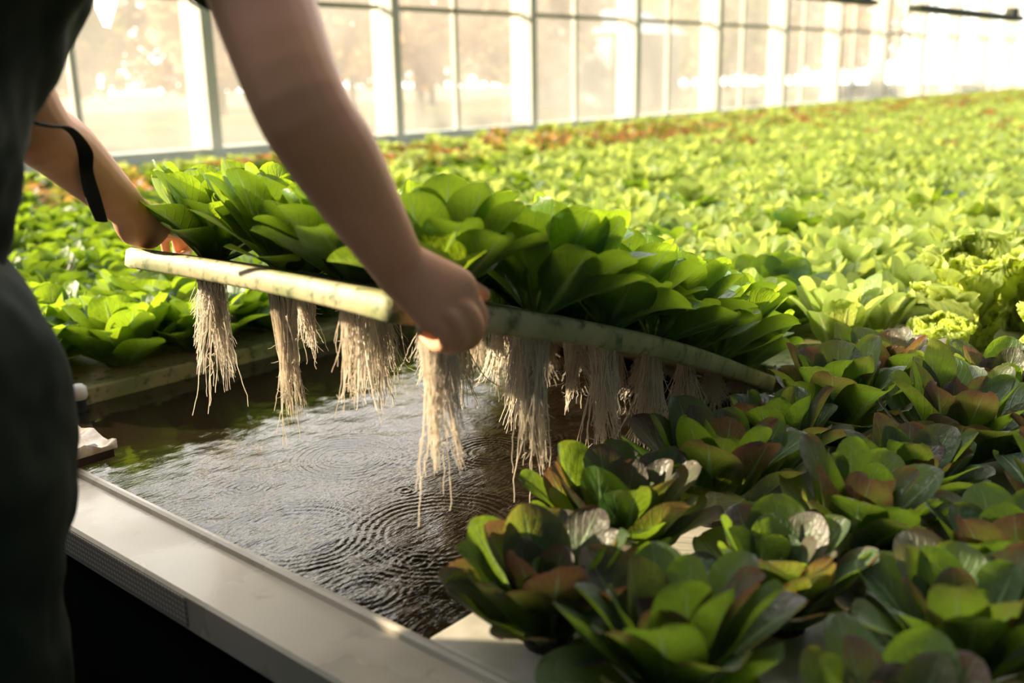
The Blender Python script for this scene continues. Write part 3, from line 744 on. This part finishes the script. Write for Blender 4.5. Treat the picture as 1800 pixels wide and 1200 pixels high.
mid = (q[1]+q[4])/2; MB().tube([mid-A3([0, 0, .005]), mid+A3([0, 0, 2.6])], .001, 5).build('string', M['white_cloth'], cd)

# ------------------------------------------------------------------ small things by the rim
blk = empty('wooden_block', (.675, 1.605, 0)); tag(blk, 'small wet brown wooden block on the tank rim behind the leg', 'block')
b = MB(); rs_ = np.random.default_rng(5)
g = 10; xs_ = np.linspace(-.05, .075, g); ys_ = np.linspace(-.07, .07, g)
zt = lambda x, y: .036+.006*math.sin(x*90)+.005*math.sin(y*70+1)+rs_.normal(0, .0015)
Vt = A3([(x, y, zt(x, y)) for x in xs_ for y in ys_]); J = np.arange(g*g).reshape(g, g)
Vb = Vt.copy(); Vb[:, 2] = .026
lp = np.concatenate([J[:, 0], J[-1, 1:], J[-2::-1, -1], J[0, -2:0:-1]])
b.add(np.vstack([Vt, Vb]), np.concatenate([gridf(J), np.stack([lp, lp+g*g, np.roll(lp, -1)+g*g, np.roll(lp, -1)], -1)])); b.build('top_board', M['wood'], blk)
MB().box(-.048, .07, -.066, .066, .0105, .027).build('base_board', M['wood_dark'], blk, smooth=False)
cp = empty('capped_peg', (.888, 1.957, -.03)); tag(cp, 'small white-topped dark blue peg at the corner of the left raft', 'peg')
MB().tube([(0, 0, -.05), (0, 0, .02)], .013, 16).build('stem', M['blue_dark'], cp)
MB().tube([(0, 0, .02), (0, 0, .026), (0, 0, .045), (0, 0, .051)], (.015, .018, .017, .01), 16).build('cap', M['white_plastic'], cp)

# unseen trolley, added left of the person only to shade the tank rim
tr = empty('added_shade_trolley', (.22, 1.86, FLOOR_Z)); tag(tr, 'added out-of-view trolley with crates, placed to shade the tank rim', 'trolley')
MB().box(-.20, .20, -.36, .36, .12, .16).build('added_trolley_deck', M['fixture'], tr, smooth=False, bevel=.005)
for k in range(2): MB().box(-.19, .19, -.34, .34, .162+k*.37, .53+k*.37).build('added_trolley_crate', M['blue_dark'], tr, smooth=False, bevel=.01)
for sx in (-.16, .16):
    for sy in (-.30, .30): MB().tube([(sx-.02, sy, .06), (sx+.02, sy, .06)], .059, 16).build('added_trolley_wheel', M['boot'], tr)
MB().tube([(-.18, .36, .14), (-.18, .40, .95), (.18, .40, .95), (.18, .36, .14)], .012, 8).build('added_trolley_handle', M['rail'], tr)

# ------------------------------------------------------------------ hanging grow lights
def fixture(x0, x1, y, z, label):
    t = empty('grow_light', ((x0+x1)/2, y, z)); tag(t, label, 'light fixture', 'grow lights hanging above the field'); h = (x1-x0)/2
    MB().box(-h, h, -.05, .05, -.02, .025).build('housing', M['fixture'], t, smooth=False, bevel=.006)
    MB().box(h-.30, h-.12, -.035, .035, .025, .085).build('ballast', M['fixture'], t, smooth=False, bevel=.004)
    for s in (-.7, .7): MB().tube([(s*h, 0, .025), (s*h, 0, 2.9)], .004, 6).build('hanger', M['rail'], t)
def on_y(px, py, Y):
    d = fwd*F_PX + rgt*(px-900) - upv*(py-600); return CAM + d*(Y/d[1])
a, b_ = on_y(1608, 14, 2.6), on_y(1790, 34, 2.6); fixture(a[0], b_[0], 2.6, (a[2]+b_[2])/2, 'dark grow light bar hanging at the top right corner')
a, b_ = on_y(1380, -8, 3.6), on_y(1535, 4, 3.6); fixture(a[0], b_[0], 3.6, (a[2]+b_[2])/2, 'dark grow light bar cut by the top edge, left of the other')

# ------------------------------------------------------------------ outside
tag(MB().box(-30, 80, WALL_Y+.2, 90, FLOOR_Z-.3, FLOOR_Z+.055).build('meadow', M['grass'], smooth=False), 'blurred pale meadow outside the glass wall', 'grass', kind='stuff')
def tree(x, y, h, r, mat, label, seed):
    rs = np.random.default_rng(seed); t = empty('tree', (x, y, FLOOR_Z+.06)); tag(t, label, 'tree', 'blurred trees outside the glass wall')
    tr = MB(); tr.tube([(0, 0, 0), (.05, 0, h*.4), (0, .1, h*.8)], (.16, .12, .05), 8)
    for k in range(7):
        a = rs.uniform(0, 6.28); z = h*rs.uniform(.25, .7); tr.tube([(0, 0, z), (math.cos(a)*r*.5, math.sin(a)*r*.5, z+r*.35), (math.cos(a)*r*.8, math.sin(a)*r*.8, z+r*.8)], (.06, .035, .015), 5)
    tr.build('trunk', M['bark'], t)
    cr = MB(); n = 1500
    c = rs.normal(0, 1, (n, 3)); c /= np.linalg.norm(c, axis=1)[:, None]; c *= rs.uniform(.3, 1, (n, 1))**.5
    c = c*A3([r, r, h*.42])+A3([0, 0, h*.58])
    d1 = rs.normal(0, 1, (n, 3)); d1 /= np.linalg.norm(d1, axis=1)[:, None]; d2 = np.cross(d1, rs.normal(0, 1, (n, 3))); d2 /= np.linalg.norm(d2, axis=1)[:, None]
    sz = rs.uniform(.12, .32, (n, 1)); V = np.stack([c-d1*sz, c-d2*sz*.6, c+d1*sz, c+d2*sz*.6], 1).reshape(-1, 3)
    cr.add(V, np.arange(n*4).reshape(n, 4)); cr.build('crown', mat, t, smooth=False)
tl_ = [(2.5, 17, 4.6, 2.3, 'crown_beige', 'pale beige tree outside the glass, seen left of the raised arm'),
       (7.6, 18, 5, 2.3, 'crown_olive', 'olive tree outside hidden partly by the forearm'),
       (12.4, 17, 5, 2.3, 'crown_peach', 'peach coloured tree outside, right of the first wide post after the arm'),
       (17.4, 18, 5.2, 2.4, 'crown_peach', 'second peach coloured tree outside, behind the upper middle panes'),
       (22.5, 19, 5, 2.3, 'crown_beige', 'beige tree outside behind the upper middle wall posts'),
       (34.5, 20, 5.5, 2.7, 'crown_olive', 'olive tree outside, right of the grey shed'),
       (41.5, 21, 5.4, 2.9, 'crown_beige', 'beige tree outside behind the closely spaced posts'),
       (49.5, 21.5, 5.5, 3.1, 'crown_peach', 'peach tree outside below the hanging grow lights'),
       (58, 24, 6, 3.6, 'crown_beige', 'beige tree outside at the far right edge'),
       (-3, 18, 5, 2.5, 'crown_beige', 'beige tree outside hidden behind the dark shirt')]
FARTREE = [(-2+5.4*k+rng.uniform(-.6, .6), 28+k*.35, 6.4, 2.4, ['crown_beige', 'crown_peach', 'crown_olive', 'crown_beige'][k % 4], 'tree in the blurred line far outside behind nearer trees, %s from the left' % ordn[k]) for k in range(15)]
tl_ += FARTREE
for k, (x, y, h, r, m, lab) in enumerate(tl_): tree(x, y, h, r, M[m], lab, 40+k)
sh = empty('shed', (28.2, 20.0, FLOOR_Z)); tag(sh, 'blue-grey shed blurred outside the glass at upper centre right', 'shed')
MB().box(-2, 2, -1.5, 1.5, .06, 2.4).build('walls', M['shed'], sh, smooth=False)
MB().add([(-2.2, -1.7, 2.4), (2.2, -1.7, 2.4), (2.2, 1.7, 2.4), (-2.2, 1.7, 2.4), (-2.2, 0, 3.2), (2.2, 0, 3.2)], [(0, 1, 5, 4), (2, 3, 4, 5), (3, 2, 1, 0)]).add([(-2.2, -1.7, 2.4), (-2.2, 1.7, 2.4), (-2.2, 0, 3.2), (2.2, -1.7, 2.4), (2.2, 1.7, 2.4), (2.2, 0, 3.2)], [(0, 2, 1), (3, 4, 5)]).build('roof', M['shed_roof'], sh, smooth=False)
